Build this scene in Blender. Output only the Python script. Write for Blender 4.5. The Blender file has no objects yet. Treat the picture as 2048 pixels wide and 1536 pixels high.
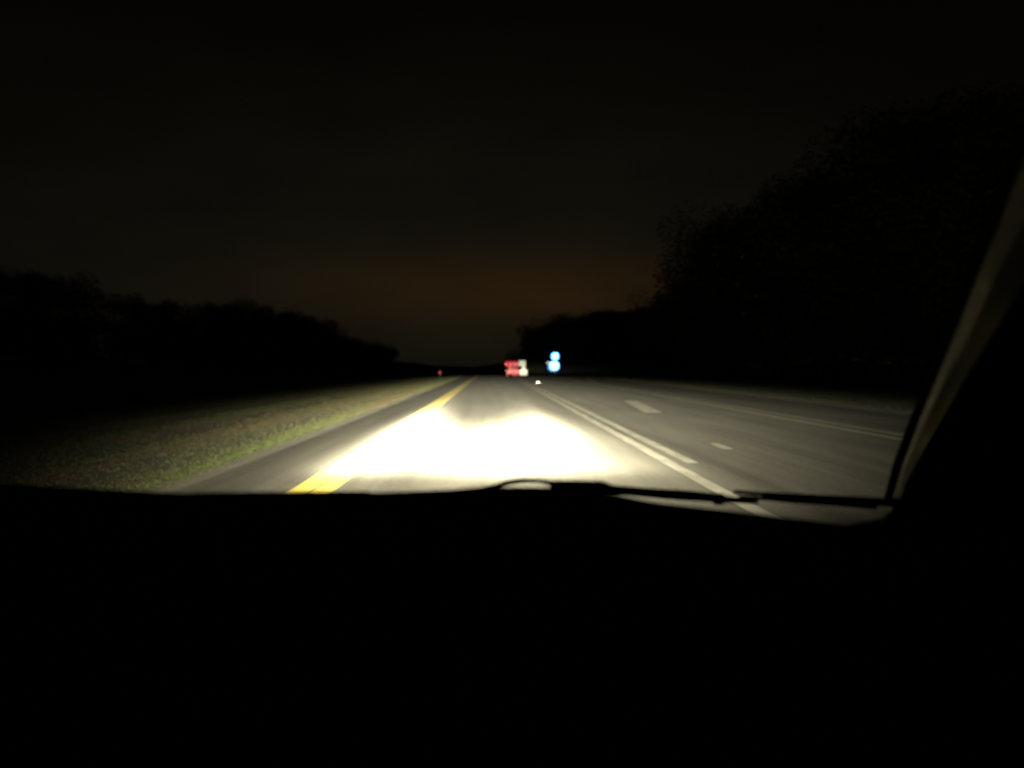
import bpy, bmesh, math, random
import numpy as np
from mathutils import Vector
R = math.radians
random.seed(7)
rng = np.random.default_rng(7)
S = bpy.context.scene
COL = S.collection

# ------------------------------------------------------------------ camera
F = 2160.0            # focal length in pixels of the 2048 px wide photograph
H = 1.10              # eye height of the passenger
cam_d = bpy.data.cameras.new('camera')
cam_d.sensor_width = 36.0
cam_d.lens = 36.0 * F / 2048.0
cam_d.clip_start = 0.02
cam_d.clip_end = 9000
cam_d.dof.use_dof = True
cam_d.dof.focus_distance = 2.6
cam_d.dof.aperture_fstop = 4.4
cam = bpy.data.objects.new('camera', cam_d)
COL.objects.link(cam)
cam.location = (0, 0, H)
cam.rotation_euler = (R(90 - 0.98), 0, R(-1.06))
S.camera = cam

# ------------------------------------------------------------------ world: night sky with the glow of a town ahead
W = bpy.data.worlds.new('World'); S.world = W; W.use_nodes = True
class NT:
    """tiny expression helper for math nodes"""
    def __init__(s, nt): s.nt = nt
    def n(s, t, **k):
        x = s.nt.nodes.new(t)
        for a, b in k.items(): setattr(x, a, b)
        return x
    def put(s, sock, v):
        if hasattr(v, 'is_output') or isinstance(v, bpy.types.NodeSocket): s.nt.links.new(v, sock)
        else: sock.default_value = v
    def m(s, op, a, b=0.0, c=0.0, clamp=False):
        x = s.n('ShaderNodeMath', operation=op, use_clamp=clamp)
        s.put(x.inputs[0], a); s.put(x.inputs[1], b); s.put(x.inputs[2], c)
        return x.outputs[0]
    def gauss(s, x, mu, sg):
        d = s.m('DIVIDE', s.m('SUBTRACT', x, mu), sg)
        return s.m('EXPONENT', s.m('MULTIPLY', s.m('MULTIPLY', d, d), -0.5))
    def sig(s, x, mu, w):
        d = s.m('DIVIDE', s.m('SUBTRACT', x, mu), w)
        return s.m('DIVIDE', 1.0, s.m('ADD', 1.0, s.m('EXPONENT', s.m('MULTIPLY', d, -1.0))))
    def mul(s, *a):
        r = a[0]
        for b in a[1:]: r = s.m('MULTIPLY', r, b)
        return r
    def add(s, *a):
        r = a[0]
        for b in a[1:]: r = s.m('ADD', r, b)
        return r

wn = NT(W.node_tree); W.node_tree.nodes.clear()
out = wn.n('ShaderNodeOutputWorld')
sky = wn.n('ShaderNodeTexSky', sky_type='NISHITA', sun_disc=False)
SUN_EL, SUN_ROT = R(-6), R(200)
sky.sun_elevation = SUN_EL; sky.sun_rotation = SUN_ROT
bg1 = wn.n('ShaderNodeBackground'); bg1.inputs[1].default_value = 0.008
W.node_tree.links.new(sky.outputs[0], bg1.inputs[0])
tc = wn.n('ShaderNodeTexCoord')
sep = wn.n('ShaderNodeSeparateXYZ'); W.node_tree.links.new(tc.outputs['Generated'], sep.inputs[0])
el = wn.m('ARCSINE', sep.outputs[2]); az = wn.m('ARCTAN2', sep.outputs[0], sep.outputs[1])
noi = wn.n('ShaderNodeTexNoise'); noi.inputs['Scale'].default_value = 5; noi.inputs['Detail'].default_value = 4
mp = wn.n('ShaderNodeMapping'); mp.inputs['Scale'].default_value = (1, 1, 3.5)
W.node_tree.links.new(tc.outputs['Generated'], mp.inputs[0]); W.node_tree.links.new(mp.outputs[0], noi.inputs[0])
cl = wn.m('MULTIPLY_ADD', noi.outputs[0], 0.9, 0.55)
town = wn.mul(wn.gauss(el, 0.070, 0.022), wn.gauss(az, 0.02, 0.125), cl)
dome = wn.mul(wn.add(wn.mul(wn.gauss(el, 0.06, 0.13), wn.add(wn.mul(wn.gauss(az, -0.06, 0.38), 0.9), 0.1)), 0.10), cl)
def rgb(fr, fg, fb):
    c = wn.n('ShaderNodeCombineXYZ')
    for i, (a, b) in enumerate((fr, fg, fb)):
        wn.put(c.inputs[i], wn.add(wn.mul(town, a), wn.mul(dome, b)))
    return c.outputs[0]
bg2 = wn.n('ShaderNodeBackground'); bg2.inputs[1].default_value = 1.0
W.node_tree.links.new(rgb((0.0125, 0.0060), (0.0048, 0.0051), (0.0002, 0.0031)), bg2.inputs[0])
ad = wn.n('ShaderNodeAddShader')
W.node_tree.links.new(bg1.outputs[0], ad.inputs[0]); W.node_tree.links.new(bg2.outputs[0], ad.inputs[1])
W.node_tree.links.new(ad.outputs[0], out.inputs[0])

S.view_settings.view_transform = 'Standard'
S.view_settings.look = 'None'
S.view_settings.exposure = 0.0
S.view_settings.gamma = 1.0
S.view_settings.use_curve_mapping = False
S.render.engine = 'CYCLES'

# ------------------------------------------------------------------ headlamps of the car we sit in (its own low beams)
CARX = -0.30          # centre line of the car
LAMP_Y, LAMP_Z = 2.30, 0.64
GAIN = 1.0
def beam(name, lx, far_r, x0, x1, hot, lobe_x, lobe_r, lobe_w):
    """a low beam whose optics put light on the road between x0..x1 and up to far_r metres"""
    d = bpy.data.lights.new(name, 'POINT')
    d.energy = 1.0; d.shadow_soft_size = 0.04; d.color = (1.0, 0.915, 0.62)
    d.use_nodes = True
    nt = d.node_tree; nt.nodes.clear(); N = NT(nt)
    o_ = N.n('ShaderNodeOutputLight'); em = N.n('ShaderNodeEmission')
    t = N.n('ShaderNodeTexCoord'); s = N.n('ShaderNodeSeparateXYZ')
    nt.links.new(t.outputs['Normal'], s.inputs[0])
    fy = N.m('MAXIMUM', s.outputs[1], 0.001)
    tx = N.m('DIVIDE', s.outputs[0], fy)
    tz = N.m('DIVIDE', s.outputs[2], fy)
    dep = N.m('MAXIMUM', N.m('MULTIPLY', tz, -1.0), LAMP_Z / 110.0)
    r = N.m('DIVIDE', LAMP_Z, dep)                       # throw on a level road
    x = N.m('MULTIPLY', tx, r)
    r3 = N.m('MULTIPLY', N.m('MULTIPLY', r, r), r)
    # wide spread
    sgR = N.m('MULTIPLY_ADD', r, 0.12, 2.2)
    sgL = N.m('MULTIPLY_ADD', r, 0.045, 1.5)
    right = N.m('GREATER_THAN', x, 0.0)
    sgR = N.m('MINIMUM', sgR, 4.6); sgL = N.m('MINIMUM', sgL, 2.3)
    sg = N.m('MULTIPLY_ADD', right, N.m('SUBTRACT', sgR, sgL), sgL)
    lat = N.m('DIVIDE', x, sg)
    lat = N.m('EXPONENT', N.m('MULTIPLY', N.m('POWER', N.m('ABSOLUTE', lat), 1.95), -0.5))
    rad = N.m('EXPONENT', N.m('MULTIPLY', r, -1.0 / 21.0))
    tw = N.m('MULTIPLY_ADD', right, 0.40 - 0.30, 0.30)
    ta = N.m('DIVIDE', tx, tw)
    side = N.m('EXPONENT', N.m('MULTIPLY', N.m('MULTIPLY', ta, ta), -1.0))
    base = N.mul(lat, rad, side, 0.385)
    near = N.sig(r, 5.8, 0.5)
    far = N.m('MULTIPLY_ADD', N.gauss(x, lobe_x, lobe_w), lobe_r, far_r)
    h = N.mul(N.sig(r, 8.7, 0.28), N.m('SUBTRACT', 1.0, N.sig(r, far, N.m('MULTIPLY', r, 0.10))),
              N.sig(x, x0, 0.10), N.m('SUBTRACT', 1.0, N.sig(x, x1, 0.25)), hot)
    apron = N.mul(N.sig(r, 5.6, 0.4), N.sig(x, x0, 0.25), N.m('SUBTRACT', 1.0, N.sig(x, x1 + .25, 0.35)), N.m('SUBTRACT', 1.0, N.sig(r, 14.0, 3.0)), 0.26)
    cut = N.m('SUBTRACT', 1.0, N.sig(tz, 0.001, 0.0016))
    fwd = N.m('GREATER_THAN', s.outputs[1], 0.05)
    tot = N.mul(N.add(N.mul(base, near), h, apron), r3, cut, fwd, GAIN * 480.0)
    nt.links.new(tot, em.inputs[1]); nt.links.new(em.outputs[0], o_.inputs[0])
    ob = bpy.data.objects.new(name, d); COL.objects.link(ob)
    ob.location = (lx, LAMP_Y + 0.03, LAMP_Z)
    return ob
beam_left = beam('low_beam', CARX - 0.60, 14.6, -0.88, 1.3, 3.0, -0.55, 7.5, 0.45)
beam_right = beam('low_beam', CARX + 0.60, 14.8, -0.60, 1.05, 2.8, 0.62, 5.8, 0.45)

# ------------------------------------------------------------------ materials
def mat(name, col=(0.5, 0.5, 0.5), rough=0.6, col2=None, scale=(1, 1, 1), nscale=5.0, bump=0.0, metal=0.0, emit=None, estr=0.0,
        spec=0.5, detail=6, lo=0.3, hi=0.7, bdist=0.01):
    m = bpy.data.materials.new(name); m.use_nodes = True
    nt = m.node_tree; b = nt.nodes['Principled BSDF']
    b.inputs['Base Color'].default_value = (*col, 1); b.inputs['Roughness'].default_value = rough
    b.inputs['Metallic'].default_value = metal; b.inputs['Specular IOR Level'].default_value = spec
    if emit:
        b.inputs['Emission Color'].default_value = (*emit, 1); b.inputs['Emission Strength'].default_value = estr
    t = nt.nodes.new('ShaderNodeTexCoord'); mp = nt.nodes.new('ShaderNodeMapping')
    mp.inputs['Scale'].default_value = scale
    nt.links.new(t.outputs['Object'], mp.inputs[0])
    n = nt.nodes.new('ShaderNodeTexNoise'); n.inputs['Scale'].default_value = nscale; n.inputs['Detail'].default_value = detail
    nt.links.new(mp.outputs[0], n.inputs[0])
    if col2:
        r = nt.nodes.new('ShaderNodeValToRGB')
        r.color_ramp.elements[0].position = lo; r.color_ramp.elements[1].position = hi
        r.color_ramp.elements[0].color = (*col, 1); r.color_ramp.elements[1].color = (*col2, 1)
        nt.links.new(n.outputs[0], r.inputs[0]); nt.links.new(r.outputs[0], b.inputs['Base Color'])
    if bump:
        bp = nt.nodes.new('ShaderNodeBump'); bp.inputs['Strength'].default_value = bump; bp.inputs['Distance'].default_value = bdist
        nt.links.new(n.outputs[0], bp.inputs['Height']); nt.links.new(bp.outputs[0], b.inputs['Normal'])
    return m

# asphalt: wheel-worn streaks along the lane, coarse patches and fine grit
def asphalt_mat():
    m = bpy.data.materials.new('worn_asphalt'); m.use_nodes = True
    nt = m.node_tree; b = nt.nodes['Principled BSDF']; L = nt.links
    t = nt.nodes.new('ShaderNodeTexCoord')
    def noise(sc, s, d=5):
        mp = nt.nodes.new('ShaderNodeMapping'); mp.inputs['Scale'].default_value = sc
        n = nt.nodes.new('ShaderNodeTexNoise'); n.inputs['Scale'].default_value = s; n.inputs['Detail'].default_value = d
        L.new(t.outputs['Object'], mp.inputs[0]); L.new(mp.outputs[0], n.inputs[0]); return n.outputs[0]
    N = NT(nt)
    v = N.add(N.mul(noise((1, .03, 1), 3.0), .13), N.mul(noise((1, .12, 1), 1.1), .09), N.mul(noise((1, .5, 1), 22, 3), .06), -0.075)
    for i, (sock, k) in enumerate(((0, 1.0), (1, .95), (2, .84))):
        if i == 0: c = N.n('ShaderNodeCombineXYZ')
        L.new(N.m('MULTIPLY', v, k), c.inputs[i])
    L.new(c.outputs[0], b.inputs['Base Color'])
    b.inputs['Roughness'].default_value = .85; b.inputs['Specular IOR Level'].default_value = .25
    return m
M_asphalt = asphalt_mat()
M_gravel = mat('gravel_shoulder', (.07, .062, .048), .95, (.13, .115, .09), (1, .12, 1), 6, .5)
M_ground = mat('verge_soil', (.022, .030, .004), .95, (.056, .042, .018), (1, .04, 1), 1.6, .4)
M_white = mat('worn_white_paint', (.17, .165, .145), .6, (.29, .28, .25), (1, .15, 1), 9, .1, lo=.35, hi=.6)
M_edge = mat('pale_edge_paint', (.26, .24, .17), .6, (.40, .37, .27), (1, .15, 1), 9, .1)
M_yellow = mat('worn_yellow_paint', (.44, .33, .06), .6, (.60, .46, .10), (1, .15, 1), 9, .1)
M_grass = mat('grass_blade', (.020, .031, .002), .8, (.026, .018, .007), (1, .02, 1), 1.1, lo=.42, hi=.6)
M_bark = mat('dark_bark', (.015, .012, .009), .9, (.03, .025, .02), (1, 1, .3), 12, .6)
M_leaf = mat('night_foliage', (.010, .016, .006), .8, (.022, .028, .012), (1, 1, 1), 1.0)
M_dash = mat('dark_dashboard_vinyl', (.012, .012, .012), .75, (.02, .02, .019), (1, 1, 1), 220, .3, spec=.15, bdist=.0005)
M_black = mat('black_rubber', (.008, .008, .008), .7, spec=.1)
M_blackmetal = mat('black_wiper_paint', (.012, .012, .012), .45, spec=.2)
M_trim = mat('grey_pillar_trim', (.26, .25, .22), .5, (.32, .305, .27), (1, 1, 1), 300, .1, bdist=.0002, spec=.65)
M_paint = mat('dark_car_paint', (.02, .022, .03), .3, spec=.5)
M_lens = mat('headlamp_lens', (.8, .8, .78), .1, emit=(1, .93, .78), estr=6.0)
M_post = mat('galvanised_post', (.28, .28, .27), .5, (.4, .4, .39), (1, 1, .2), 15, metal=.6)
M_plastic = mat('white_post_plastic', (.6, .6, .57), .5, (.7, .7, .66), (1, 1, 1), 8)
M_hill = mat('wooded_hill', (.008, .011, .006), .95, (.02, .022, .012), (1, 1, 1), .02)
M_frame = mat('sign_frame', (.03, .03, .03), .5, (.05, .05, .05), (1, 1, 1), 4, metal=.4)
M_redface = mat('unlit_dark_red_face', (.12, .006, .006), .4, (.16, .01, .01), (1, 1, 1), 3, emit=(1, .02, .03), estr=.03)
M_redneon = mat('red_neon', (.6, .05, .05), .4, emit=(1.0, .03, .06), estr=2.4)
M_pinkneon = mat('pink_hot_neon', (.6, .3, .3), .4, emit=(1.0, .3, .34), estr=2.6)
M_whitelit = mat('dim_white_lit_panel', (.6, .6, .5), .4, emit=(.62, .62, .42), estr=.85)
M_whitehot = mat('bright_white_lit_panel', (.7, .7, .6), .4, emit=(.95, .9, .62), estr=.95)
M_blue = mat('blue_white_lit_panel', (.6, .7, .8), .4, emit=(.38, 1.05, 1.7), estr=3.4)
M_blueedge = mat('blue_lit_rim', (.1, .3, .7), .4, emit=(.01, .16, .62), estr=2.2)
M_redreflector = mat('glowing_red_reflector', (.5, .03, .03), .3, emit=(1, .03, .04), estr=.35)  # emission stands in for headlight thrown back by a reflector
M_stud = mat('white_reflector', (.30, .30, .28), .25)

# ------------------------------------------------------------------ mesh helpers
def link(name, me, m=None, parent=None, kind=None):
    o = bpy.data.objects.new(name, me); COL.objects.link(o)
    if m and me: me.materials.append(m) if not me.materials else None
    if parent: o.parent = parent
    if kind: o['kind'] = kind
    return o
def mesh(name, vs, fs, m=None, parent=None, kind=None, smooth=False):
    me = bpy.data.meshes.new(name); me.from_pydata([tuple(v) for v in vs], [], [tuple(f) for f in fs]); me.update()
    if smooth: me.polygons.foreach_set('use_smooth', [True] * len(me.polygons))
    return link(name, me, m, parent, kind)
def bmobj(name, bm, m, parent=None, kind=None, smooth=False):
    me = bpy.data.meshes.new(name); bm.to_mesh(me); bm.free()
    if smooth: me.polygons.foreach_set('use_smooth', [True] * len(me.polygons))
    return link(name, me, m, parent, kind)
def box(bm, cx, cy, cz, sx, sy, sz, bevel=0.0):
    r = bmesh.ops.create_cube(bm, size=1.0)
    for v in r['verts']: v.co = Vector((cx + v.co.x * sx, cy + v.co.y * sy, cz + v.co.z * sz))
    if bevel:
        es = {e for v in r['verts'] for e in v.link_edges}
        bmesh.ops.bevel(bm, geom=list(es), offset=bevel, segments=3, affect='EDGES', profile=.6)
def tube(bm, pts, rad, n=8, flat=1.0):
    """swept tube; rad is a number or a list"""
    rings = []
    pts = [Vector(p) for p in pts]
    for i, p in enumerate(pts):
        a = pts[max(i - 1, 0)]; b = pts[min(i + 1, len(pts) - 1)]
        t = (b - a).normalized(); u = t.cross(Vector((0, 0, 1)))
        if u.length < 1e-3: u = Vector((1, 0, 0))
        u.normalize(); w = u.cross(t)
        rr = rad[i] if isinstance(rad, (list, tuple)) else rad
        rings.append([bm.verts.new(p + rr * (math.cos(k * 2 * math.pi / n) * u + flat * math.sin(k * 2 * math.pi / n) * w)) for k in range(n)])
    for i in range(len(rings) - 1):
        for k in range(n): bm.faces.new((rings[i][k], rings[i][(k + 1) % n], rings[i + 1][(k + 1) % n], rings[i + 1][k]))
    bm.faces.new(rings[0]); bm.faces.new(rings[-1])
def thing(name, label, cat, loc=(0, 0, 0), group=None):
    o = bpy.data.objects.new(name, None); COL.objects.link(o); o.location = loc; o.empty_display_size = .2
    o['label'] = label; o['category'] = cat
    if group: o['group'] = group
    return o
def tag(o, label, cat, group=None):
    o['label'] = label; o['category'] = cat
    if group: o['group'] = group
    return o

# ------------------------------------------------------------------ the lie of the land: level, then a gentle left bend running downhill
def bend(y): return -(max(y - 110, 0) ** 2) / 2400.0 if y < 500 else -(390 ** 2) / 2400.0 - (y - 500) * .325
def drop(y):
    if y < 110: return 0.0
    if y < 250: return -2.0e-4 * (y - 110) ** 2
    return -3.92 - .056 * min(y - 250, 150)
ys = list(np.arange(-30, 60, 3.0)) + list(np.arange(60, 420, 8.0)) + list(np.arange(420, 1000, 40.0)) + [1200, 1800, 3000, 5000]
def strip(name, x0, x1, z, m, ya=-30, yb=700, nx=1, kind='structure', jit=0.0):
    yy = [y for y in ys if ya < y < yb]; yy = [ya] + yy + [yb]
    vs, fs = [], []
    for y in yy:
        for i in range(nx + 1):
            X = x0 + (x1 - x0) * i / nx + bend(y)
            vs.append((X + random.uniform(-jit, jit), y, drop(y) + z))
    for j in range(len(yy) - 1):
        for i in range(nx):
            a = j * (nx + 1) + i; fs.append((a, a + 1, a + nx + 2, a + nx + 1))
    return mesh(name, vs, fs, m, kind=kind)
# terrain sheet to the horizon, with slow banks to either side
xs = [-3000, -1200, -500, -200, -120, -80, -60, -45, -35, -28, -22, -17, -13, -10, -8, -6.5, -5, -4, -3, 0, 5, 9, 10, 11.5, 13, 16, 20, 26, 34, 45, 60, 90, 150, 300, 700, 1600, 3500]
vs, fs = [], []
for y in ys:
    for x in xs:
        side = max(-x - 4, x - 10.5, 0)
        zz = drop(y) - .016 - .02 * min(side, 3) * (1 if side < 3 else 1)
        zz += .012 * max(side - 9, 0) if side < 120 else 1.33
        if side > 1: zz += random.uniform(-.02, .02) * min(side / 8, 2)
        vs.append((x + bend(y), y, zz))
nx = len(xs)
for j in range(len(ys) - 1):
    for i in range(nx - 1):
        a = j * nx + i; fs.append((a, a + 1, a + nx + 1, a + nx))
mesh('ground', vs, fs, M_ground, kind='structure', smooth=True)
strip('road', -2.75, 9.2, 0.0, M_asphalt, nx=6)
strip('gravel_shoulder', -3.05, -2.65, -.006, M_gravel, nx=1, jit=.10)
strip('gravel_shoulder', 9.1, 10.1, -.006, M_gravel, nx=1, jit=.04)
for x0, x1, m, ya, yb in ((-1.77, -1.58, M_yellow, -10, 500), (-1.56, -1.38, M_yellow, -10, 500),
                          (1.93, 2.07, M_white, -10, 500), (2.19, 2.33, M_white, 12.1, 300),
                          (6.02, 6.14, M_edge, -10, 500), (6.44, 6.53, M_edge, -10, 500)):
    strip('road_marking', x0, x1, .004, m, ya, yb)
# short dashes of a lane that splits off to the right
for (xa, ya, xb, yb_, w) in ((3.10, 14.1, 3.14, 15.2, .14), (3.76, 25.0, 4.30, 33.5, .40), (6.85, 72, 8.3, 95, .55)):
    mesh('road_marking', [(xa - w / 2, ya, .004), (xa + w / 2, ya, .004), (xb + w / 2, yb_, .004), (xb - w / 2, yb_, .004)], [(0, 1, 2, 3)], M_white, kind='structure')

# far wooded ridge
vs, fs = [], []
for i in range(121):
    a = R(-60 + i); d = 2600 + 150 * math.sin(i * .3)
    h = 6 + 8 * math.sin(i * .21 + 1) + 7 * math.sin(i * .83) + random.uniform(-2, 2) + 45 * abs(a) 
    for (dd, hh) in ((-500, -20), (-160, h * .7), (0, h), (400, -20)):
        vs.append(((d + dd) * math.sin(a), (d + dd) * math.cos(a), hh - 8))
for i in range(120):
    for k in range(3):
        a = i * 4 + k; fs.append((a, a + 1, a + 5, a + 4))
mesh('hills', vs, fs, M_hill, kind='structure', smooth=True)

# ------------------------------------------------------------------ grass on the verges (uncountable)
def grass(n, xa, xb, ya, yb, hmin, hmax, power=1.0):
    y = ya * (yb / ya) ** rng.random(n)
    u = rng.random(n) ** power
    x = xa + (xb - xa) * u
    # clumps: rows along the mower's path
    e = np.maximum(-2.85 - x, x - 9.8)                       # metres from the pavement edge
    row = .5 + .5 * np.sin(e * 4.6 - .3 + .35 * np.sin(y * .13) + .5 * np.sin(e * 1.3))
    patch = .5 + .5 * np.sin(x * 1.9 + 3 * np.sin(y * .37)) * np.cos(y * .61 + x)
    keep = np.clip(.10 + .75 * row ** 1.5 + .25 * patch, 0, 1) * np.clip(e / .35, .12, 1) > rng.random(n)
    x, y = x[keep], y[keep]; n = len(x)
    h = rng.uniform(hmin, hmax, n); w = rng.uniform(.004, .009, n) * (1 + y / 18); a = rng.random(n) * math.pi
    lx = rng.normal(0, .9, n) * h; ly = rng.normal(.6, 1.2, n) * h
    bx_ = np.array([bend(v) for v in y])
    side = np.maximum(np.maximum(-x - 4, x - 10.5), 0); z0 = -.022 - .02 * np.minimum(side, 3)
    P = np.zeros((n, 3, 3))
    P[:, 0] = np.stack([x + bx_ - w * np.cos(a), y - w * np.sin(a), z0], 1)
    P[:, 1] = np.stack([x + bx_ + w * np.cos(a), y + w * np.sin(a), z0], 1)
    P[:, 2] = np.stack([x + bx_ + lx, y + ly, z0 + h], 1)
    return P.reshape(-1, 3)
P = np.concatenate([grass(300000, -2.85, -15, 6, 100, .014, .036, 1.5), grass(30000, 9.9, 16, 9, 90, .012, .03, 1.3)])
me = bpy.data.meshes.new('grass'); n3 = len(P)
me.vertices.add(n3); me.vertices.foreach_set('co', P.ravel())
me.loops.add(n3); me.loops.foreach_set('vertex_index', np.arange(n3))
me.polygons.add(n3 // 3); me.polygons.foreach_set('loop_start', np.arange(0, n3, 3))
me.update(calc_edges=True); me.materials.append(M_grass)
g = link('grass', me, kind='stuff')
tag(g, 'short rough grass on the verges beside the road', 'grass')

# ------------------------------------------------------------------ trees
def tree_meshes(seed, h=10.0, spread=.34):
    rd = random.Random(seed); bm = bmesh.new()
    top = h * .8
    path = [(0, 0, -.5)]; x = y = 0
    for k in range(1, 6):
        x += rd.uniform(-.15, .15); y += rd.uniform(-.15, .15); path.append((x, y, top * k / 5))
    tube(bm, path, [.22, .18, .15, .11, .07, .03], 7)
    tips = [Vector(path[-1])]
    for k in range(15):
        z = h * (rd.uniform(.05, .25) if k > 10 else rd.uniform(.2, .75)); a = rd.uniform(0, 6.28); L = h * spread * rd.uniform(.5, 1.0) * (1.15 - .5 * z / h)
        p0 = Vector((path[3][0] * .8, path[3][1] * .8, z)); p1 = p0 + Vector((math.cos(a) * L * .55, math.sin(a) * L * .55, L * .28))
        p2 = p0 + Vector((math.cos(a) * L, math.sin(a) * L, L * .5)); tube(bm, [p0, p1, p2], [.07, .045, .015], 5); tips += [p1, p2]
    trunk = bpy.data.meshes.new('trunk'); bm.to_mesh(trunk); bm.free(); trunk.materials.append(M_bark)
    vs, fs = [], []
    lobes = [(t + Vector((rd.uniform(-.4, .4), rd.uniform(-.4, .4), rd.uniform(-.2, .5))), h * rd.uniform(.09, .17)) for t in tips]
    lobes.append((Vector((0, 0, h * .9)), h * .1))
    for c, r in lobes:
        for _ in range(620):
            d = Vector((rd.gauss(0, 1), rd.gauss(0, 1), rd.gauss(0, .8))); d = d.normalized() * r * (rd.random() ** .35)
            p = c + d; s = rd.uniform(.045, .095); a = rd.uniform(0, 6.28); b = rd.uniform(-1, 1)
            u = Vector((math.cos(a), math.sin(a), b * .6)) * s; w = Vector((-math.sin(a) * .6, math.cos(a) * .6, .7)) * s
            i = len(vs); vs += [p - u, p + w * .7, p + u, p - w * .7]; fs.append((i, i + 1, i + 2, i + 3))
    crown = bpy.data.meshes.new('crown'); crown.from_pydata([tuple(v) for v in vs], [], fs); crown.materials.append(M_leaf)
    return trunk, crown
VAR = [tree_meshes(s, 10.0, sp) for s, sp in ((1, .34), (2, .40), (3, .30), (5, .44), (8, .36))]
def tree(x, y, h, label, group, wide=1.0):
    k = random.randrange(len(VAR)); z = drop(y) + .012 * max(max(-x - 4, x - 10.5) - 9, 0) - .15
    t = thing('roadside_tree', label, 'tree', (x + bend(y), y, z), group)
    s = (h - z) / 9.8; t.scale = (s * wide, s * wide, s); t.rotation_euler = (0, 0, random.uniform(0, 6.28))
    link('trunk', VAR[k][0], None, t); link('crown', VAR[k][1], None, t)
    return t
def interp(tab, x):
    for (a, b), (c, d) in zip(tab, tab[1:]):
        if a <= x <= c: return b + (d - b) * (x - a) / (c - a)
    return tab[0][1] if x < tab[0][0] else tab[-1][1]
# height profile of each wood by distance down the road (metres)
LP = [(50, 7.5), (90, 9.2), (110, 9.6), (140, 9.4), (170, 10.5), (200, 12.0), (260, 11.0), (340, 9.5), (480, 9.5), (800, 12)]
LL = 'black silhouette of a tree in the wood left of the road'
y = 62.0
while y < 620:
    tree(-40 + random.uniform(-3, 3) + .0 * y - bend(y) * .75, y, interp(LP, y) * random.uniform(.88, 1.05), LL, 'trees in the wood left of the road', 1.25)
    y += 6.5 + y * .022
y = 66.0
while y < 300:
    tree(-54 + random.uniform(-4, 4) - bend(y) * .75, y, interp(LP, y) * random.uniform(.75, .95), LL, 'trees in the wood left of the road', 1.25)
    y += 9 + y * .02
RP = [(20, 10), (42, 12), (63, 12.5), (76, 12.5), (88, 11.0), (98, 8.5), (112, 7.2), (130, 7.6), (150, 8.6), (200, 11), (266, 14), (300, 12), (400, 9), (600, 9)]
RL = 'black silhouette of a tree in the wood right of the road'
y = 24.0
while y < 420:
    xx = 18.5 + random.uniform(-1.2, 1.2) - bend(y) * .9
    if 130 < y < 262: xx += 5.5            # a clearing opens the view to the lit sign
    tree(xx, y, interp(RP, y) * random.uniform(.9, 1.06), RL, 'trees in the wood right of the road', 1.2)
    y += 4.6 + y * .016
y = 26.0
while y < 200:
    tree(26 + random.uniform(-2, 2) - bend(y), y, interp(RP, y) * random.uniform(.95, 1.15), RL, 'trees in the wood right of the road', 1.3)
    y += 6 + y * .02

# ------------------------------------------------------------------ lit signs far ahead
def at(px, py, Y): return Vector(((px - 984) / F * Y, Y, H - (py - 731) / F * Y))
def panel_prism(name, pts, Y, depth, m, parent):
    """extruded outline facing the road; pts in metres relative to the thing"""
    n = len(pts); vs = [(a, -depth / 2, b) for a, b in pts] + [(a, depth / 2, b) for a, b in pts]
    fs = [tuple(range(n)), tuple(range(2 * n - 1, n - 1, -1))] + [(i, i + n, (i + 1) % n + n, (i + 1) % n) for i in range(n)]
    return mesh(name, vs, fs, m, parent)
DY = 250.0
base = Vector((at(1034, 731, DY).x, DY, drop(DY) - .1))
t = thing('pylon_sign', 'far roadside sign with red neon shapes and pale square panels, its lights doubled in a second row', 'sign', base)
def loc(px, py, dy=0.0):
    v = at(px, py, DY); return (v.x - base.x, dy, v.z - base.z)
def rect_panel(name, x0, y0, x1, y1, m, dy=0.0, depth=.35):
    a = loc(x0, y1); b = loc(x1, y0); bm = bmesh.new()
    box(bm, (a[0] + b[0]) / 2, dy, (a[2] + b[2]) / 2, b[0] - a[0], depth, b[2] - a[2], .06)
    return bmobj(name, bm, m, t)
for px in (1020, 1034.5, 1046):
    bm = bmesh.new(); a = loc(px, 722); tube(bm, [(a[0], .32, 0), (a[0], .32, a[2])], .11, 10); bmobj('post', bm, M_post, t)
rect_panel('dark_red_board', 1011, 721, 1036, 732, M_redface)
rect_panel('dark_red_board', 1012, 738.5, 1038, 754, M_redface)  # second row added: the same lights doubled by camera shake
rect_panel('added_row_link', 1017, 732.3, 1036, 738.2, M_frame, depth=.2)
p = rect_panel('lit_panel', 1037.5, 721, 1051, 732, M_whitelit)
rect_panel('lit_panel', 1044, 732.3, 1050.5, 738.6, M_whitelit, depth=.3)
p = rect_panel('lit_panel', 1039.5, 739, 1054, 754, M_whitehot)  # panel of the added second row, light doubled by camera shake
def z2(px, py): return (980 + px / 8.533, 640 + py / 8.533)
neon = [[(250, 755), (285, 725), (460, 722), (468, 760)], [(258, 758), (300, 780), (345, 790)], [(340, 730), (350, 760)], [(400, 735), (405, 775)], [(440, 735), (468, 765)],
        [(300, 780), (335, 850)], [(345, 780), (345, 855)], [(400, 770), (405, 850)], [(462, 770), (465, 850)],
        [(285, 885), (330, 865), (420, 862), (490, 870), (505, 900)], [(280, 945), (320, 915), (385, 912), (395, 925)],
        [(280, 945), (310, 965), (385, 965)], [(405, 925), (440, 912), (495, 918), (500, 965), (420, 968), (405, 940)], [(330, 885), (400, 885)], [(430, 888), (490, 885)]]
for s in neon:
    bm = bmesh.new(); tube(bm, [Vector(loc(*z2(*q), -.26)) for q in s], .045, 6); bmobj('neon_tube', bm, M_redneon, t)
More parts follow.
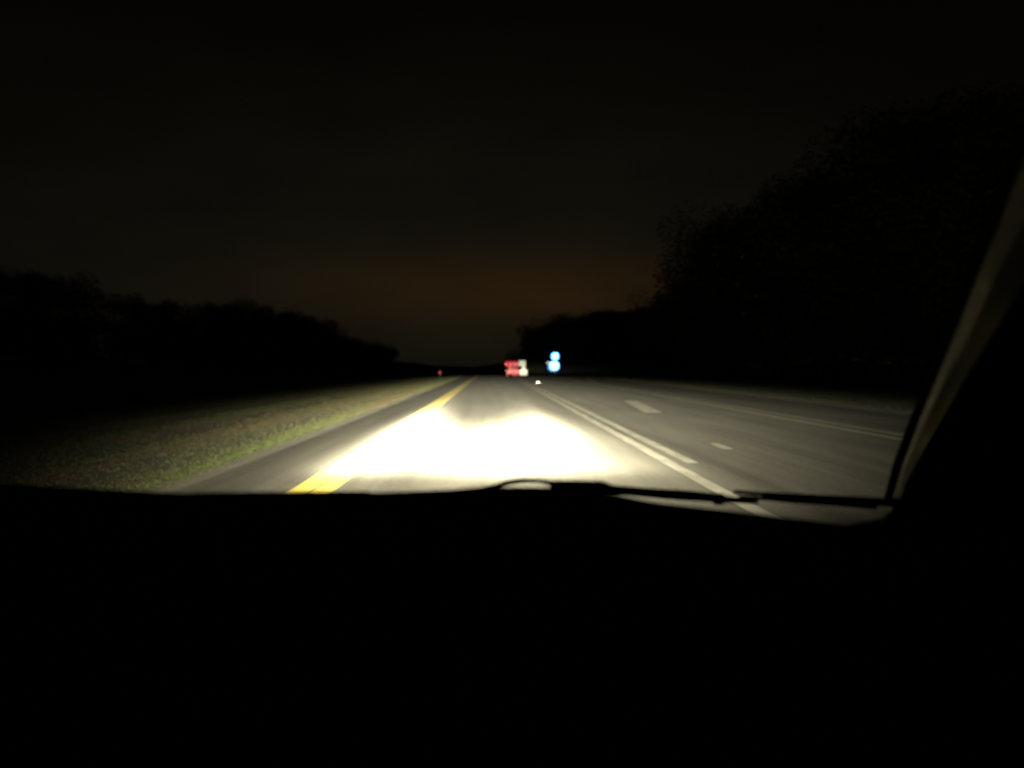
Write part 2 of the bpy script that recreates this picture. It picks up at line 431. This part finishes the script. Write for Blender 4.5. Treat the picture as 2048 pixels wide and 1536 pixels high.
for q in ((272, 757), (350, 757), (410, 757), (455, 757), (300, 943), (400, 940), (450, 940), (340, 885), (455, 885)):
    bm = bmesh.new(); c = loc(*z2(*q), -.3); bmesh.ops.create_icosphere(bm, subdivisions=1, radius=.14)
    for v in bm.verts: v.co += Vector(c)
    bmobj('neon_lamp', bm, M_pinkneon, t)  # shapes in the second row are the same lights doubled

# blue sign: one light doubled by camera shake, so a second panel is added
base = Vector((at(1109, 731, DY).x, DY, drop(DY) - .1))
t = thing('pylon_sign', 'bright blue white lit sign, its one light doubled as a small panel above a large rounded one', 'sign', base)
bm = bmesh.new(); tube(bm, [(0, .4, 0), (0, .4, 3.5), (.1, .4, loc(1110, 706)[2])], [.16, .14, .12], 12); bmobj('post', bm, M_post, t)
def round_panel(cx, cy, rx, ry, m, name, dy, depth, sq=2.6):
    pts = []
    for k in range(28):
        a = k / 28 * 2 * math.pi; c, s_ = math.cos(a), math.sin(a)
        q = loc(cx + rx * math.copysign(abs(c) ** (2 / sq), c), cy - ry * math.copysign(abs(s_) ** (2 / sq), s_))
        pts.append((q[0], q[2]))
    o = panel_prism(name, pts, DY, depth, m, t); o.location = (0, dy, 0); return o
round_panel(1110, 713, 8.3, 8.3, M_blueedge, 'rim', .0, .5); round_panel(1110.3, 712.6, 6.6, 6.6, M_blue, 'lit_panel', -.3, .12)
round_panel(1107.5, 732.5, 11.5, 10, M_blueedge, 'rim', .0, .5); round_panel(1108.5, 731.3, 8.6, 8.0, M_blue, 'lit_panel', -.3, .12)
bm = bmesh.new(); a = loc(1093, 725.5); b = loc(1103, 725.5); box(bm, (a[0] + b[0]) / 2, -.1, a[2], b[0] - a[0], .3, .42, .05); bmobj('side_tab', bm, M_whitelit, t)

# ------------------------------------------------------------------ small lit marks by the road
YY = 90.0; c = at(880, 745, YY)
t = thing('marker_post', 'slim post with a faintly glowing red reflector on the left verge', 'marker post', (c.x, YY, -.05))
bm = bmesh.new(); tube(bm, [(0, 0, 0), (0, 0, c.z - .05)], [.05, .045], 8); bmobj('post', bm, M_frame, t)
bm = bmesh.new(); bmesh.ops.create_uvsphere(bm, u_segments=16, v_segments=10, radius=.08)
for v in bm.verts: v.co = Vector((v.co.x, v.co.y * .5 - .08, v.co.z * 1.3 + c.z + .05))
bmobj('red_reflector', bm, M_redreflector, t, smooth=True)  # a reflector, no lamp: the headlight return is added as glow
bm = bmesh.new(); box(bm, 0, -.02, c.z + .05, .2, .07, .27, .03); bmobj('reflector_housing', bm, M_frame, t)

def stud(px, py, size, label):
    Y = H * F / (py - 731); X = (px - 984) / F * Y
    t = thing('road_stud', label, 'road reflector', (X, Y, .005))
    bm = bmesh.new(); r = bmesh.ops.create_cube(bm, size=1.0)
    for v in r['verts']:
        tp = v.co.z > 0; v.co = Vector((v.co.x * size * (.8 if tp else 1.1), v.co.y * size * (.5 if tp else 1.1), size * .28 if tp else 0))
    bmobj('body', bm, M_plastic, t)
    mesh('reflector', [(-size * .42, -size * .50, size * .04), (size * .42, -size * .50, size * .04), (size * .36, -size * .29, size * .25), (-size * .36, -size * .29, size * .25)],
         [(0, 1, 2, 3)], M_stud, t)
stud(1076, 766, .22, 'small bright reflector on the road surface far ahead between the lanes')

# ------------------------------------------------------------------ the car we sit in
car = thing('car', 'dark car interior and wipers in the foreground, its headlamps lighting the road', 'car', (CARX, 0, 0))
def cp(px, py, Y):
    v = at(px, py, Y); return Vector((v.x - CARX, v.y, v.z))
# dashboard: a moulded top whose far rim follows the outline against the road
edge = [(-1100, 960), (-400, 958), (0, 964), (120, 972), (260, 980), (384, 986), (395, 984), (590, 982), (735, 982), (745, 985), (900, 979), (960, 974), (1030, 974), (1098, 975),
        (1150, 980), (1225, 988), (1300, 1004), (1370, 1013), (1450, 1022), (1600, 1041), (1700, 1053), (1770, 1040), (1800, 1012), (1900, 1008), (2300, 1000)]
prof = [(.93, .030, 0.0), (.90, .006, 0.0), (.86, 0.0, 0.0), (.80, -.006, 0), (.70, -.022, 0), (.58, -.05, 0), (.47, -.09, 0), (.42, -.15, 0), (.40, -.30, 0), (.42, -.50, 0)]
vs, fs = [], []
for (px, py) in edge:
    c = cp(px, py, .90)
    vs.append((c.x * 1.04, 1.02, c.z - .10)); vs.append((c.x * 1.02, .98, c.z - .03))
    for (Y, dz, _) in prof[1:]:
        vs.append((c.x, Y, c.z + dz - .006))
k = len(prof) + 1
for i in range(len(edge) - 1):
    for j in range(k - 1):
        a = i * k + j; fs.append((a, a + 1, a + k + 1, a + k))
mesh('dashboard', vs, fs, M_dash, car, smooth=True)
# defroster vent slats along the rim
for i in range(5):
    bm = bmesh.new(); c = cp(520 + i * 260, 1000 if i < 4 else 1060, .84); box(bm, c.x, .84, c.z - .014, .10, .012, .006, .002); bmobj('defroster_slat', bm, M_black, car)
# windscreen pillars: grey trim strip with black seal and a broad dark inner cover
def pillar(sign):
    # points down the strip's left edge (picture) at their distance
    ctrl = [(1790, 1010, 1817, 1010, 1.10), (1812, 930, 1850, 930, 1.06), (1838, 860, 1888, 860, 1.02), (1878, 760, 1942, 760, .96), (1922, 655, 2000, 655, .90),
            (1965, 545, 2060, 545, .84), (2008, 435, 2122, 435, .79), (2060, 300, 2200, 300, .73), (2150, 60, 2330, 60, .64), (2300, -300, 2520, -300, .53)]
    L = [cp(a, b, Y) for a, b, c_, d_, Y in ctrl]; Rr = []
    for i, (a, b, c_, d_, Y) in enumerate(ctrl):
        P = L[i]; T = (L[min(i + 1, len(L) - 1)] - L[max(i - 1, 0)]).normalized()
        eye = Vector((-CARX, 0, H)); d = (P - eye).normalized(); road = (Vector((0, 15, 0)) - P).normalized()
        nrm = (road - d).normalized(); wd = nrm.cross(T).normalized()
        if wd.y > 0: wd = -wd
        q = (c_ - a) / F * Y; lat = wd - d * wd.dot(d)          # apparent width of one metre of face
        Rr.append(P + wd * min(q / max(lat.length, .2), .12))
    fx = lambda v: Vector((v.x * sign, v.y, v.z))
    def sweep(secs, name, m, smooth=True):
        vs, fs = [], []; n = len(secs[0])
        for s in secs: vs += [fx(v) for v in s]
        for i in range(len(secs) - 1):
            for j in range(n):
                a = i * n + j; b = i * n + (j + 1) % n; fs.append((a, b, b + n, a + n))
        fs.append(tuple(range(n))); fs.append(tuple(range(len(vs) - 1, len(vs) - n - 1, -1)))
        o = mesh(name, vs, fs, m, car, smooth=False)
        return o
    secs = []
    for l, r in zip(L, Rr):
        back = Vector((.03, .01, 0))
        secs.append([l, l * .5 + r * .5 + Vector((-.0026, 0, 0)), r, r + back, l + back])
    sweep(secs, 'windscreen_pillar', M_trim)
    secs = []
    for i, (l, r) in enumerate(zip(L, Rr)):
        s = Vector((.16, -.10, -.02)); secs.append([r + Vector((.002, .0, 0)), r + Vector((.05, -.035, 0)), r + s, r + s + Vector((.03, .06, 0)), r + Vector((.03, .05, 0))])
    sweep(secs, 'pillar_cover', M_black)
    secs = []
    for l, r in zip(L, Rr):
        a = l + Vector((.001, .006, 0)); secs.append([a, a + Vector((.004, -.006, 0)), a + Vector((.005, .01, 0)), a + Vector((-.002, .016, 0))])
    sweep(secs, 'window_seal', M_black)
    # roof header side rail and door
    top = fx(Rr[-1]); bm = bmesh.new(); tube(bm, [top, top + Vector((-.02 * sign, -.35, .05)), top + Vector((-.02 * sign, -1.1, .05))], .04, 8); bmobj('roof_rail', bm, M_black, car)
    bm = bmesh.new(); box(bm, sign * .80, .35, .62, .10, 1.5, .62, .03); bmobj('door_panel', bm, M_dash, car)
pillar(1); pillar(-1)
vs, fs = [], []
for i in range(13):
    x = -.62 + 1.24 * i / 12
    for j in range(6):
        vs.append((x, .33 - j * .3, 1.47 + .03 * math.cos(x * 2) + .01 * j))
for i in range(12):
    for j in range(5):
        a = i * 6 + j; fs.append((a, a + 6, a + 7, a + 1))
mesh('headliner', vs, fs, M_dash, car, smooth=True)
# hood, low beyond the dashboard
vs, fs = [], []
for i in range(17):
    u = -1 + 2 * i / 16; X = u * .78
    for j, (Y, z) in enumerate(((1.12, .80), (1.3, .80), (1.6, .785), (1.9, .755), (2.1, .72), (2.22, .67), (2.27, .58), (2.26, .40), (2.20, .25))):
        vs.append((X * (1 - .02 * j), Y - .10 * u ** 4, z - .05 * abs(u) ** 5 + (.01 if abs(abs(u) - .6) < .08 else 0)))
for i in range(16):
    for j in range(8):
        a = i * 9 + j; fs.append((a, a + 9, a + 10, a + 1))
mesh('hood', vs, fs, M_paint, car, smooth=True)
for s in (-1, 1):
    bm = bmesh.new(); box(bm, s * .60, LAMP_Y - .045, LAMP_Z, .30, .06, .13, .025)
    hl = bmobj('headlamp', bm, M_black, car)
    bm = bmesh.new(); bmesh.ops.create_uvsphere(bm, u_segments=20, v_segments=12, radius=1.0)
    for v in bm.verts: v.co = Vector((s * .60 + v.co.x * .12, LAMP_Y - .015 + v.co.y * .012, LAMP_Z + v.co.z * .05))
    bmobj('lens', bm, M_lens, hl, smooth=True)
for b, s in ((beam_left, -1), (beam_right, 1)):
    b.parent = car; b.location = (s * .60, LAMP_Y + .03, LAMP_Z)
# wipers resting at the foot of the windscreen
def wiper(blade, bw, arm, aw, nut):
    Y = 1.05
    bm = bmesh.new(); tube(bm, [cp(a, b, Y) for a, b in blade], [w / F * Y for w in bw], 8, 1.0); w = bmobj('wiper_arm', bm, M_blackmetal, car, smooth=True)
    bm = bmesh.new(); tube(bm, [cp(a, b, Y + .02) for a, b in arm], [w_ / F * Y for w_ in aw], 8, 1.0); bmobj('blade', bm, M_black, w, smooth=True)
    bm = bmesh.new(); c = cp(*nut, Y); r = bmesh.ops.create_cone(bm, cap_ends=True, segments=12, radius1=.006, radius2=.005, depth=.01)
    for v in r['verts']: v.co += c
    bmobj('pivot_nut', bm, M_blackmetal, w)
wiper([(950, 981), (985, 974), (1015, 966), (1045, 962), (1080, 963), (1105, 967), (1150, 969), (1205, 970), (1226, 978), (1300, 986), (1380, 992), (1440, 997)], [4, 4, 5, 5, 4, 5, 7, 7, 7, 9, 10, 8],
      [(1100, 975), (1150, 976), (1225, 982), (1330, 991), (1450, 1000), (1520, 1006)], [5, 6, 7, 9, 8, 4], (1440, 1000))
wiper([(1470, 985), (1550, 991), (1640, 997), (1740, 1004), (1830, 1012)], [4, 5, 6, 8, 10],
      [(1480, 995), (1560, 1001), (1650, 1008), (1760, 1017)], [3, 5, 5, 5], (1800, 1016))
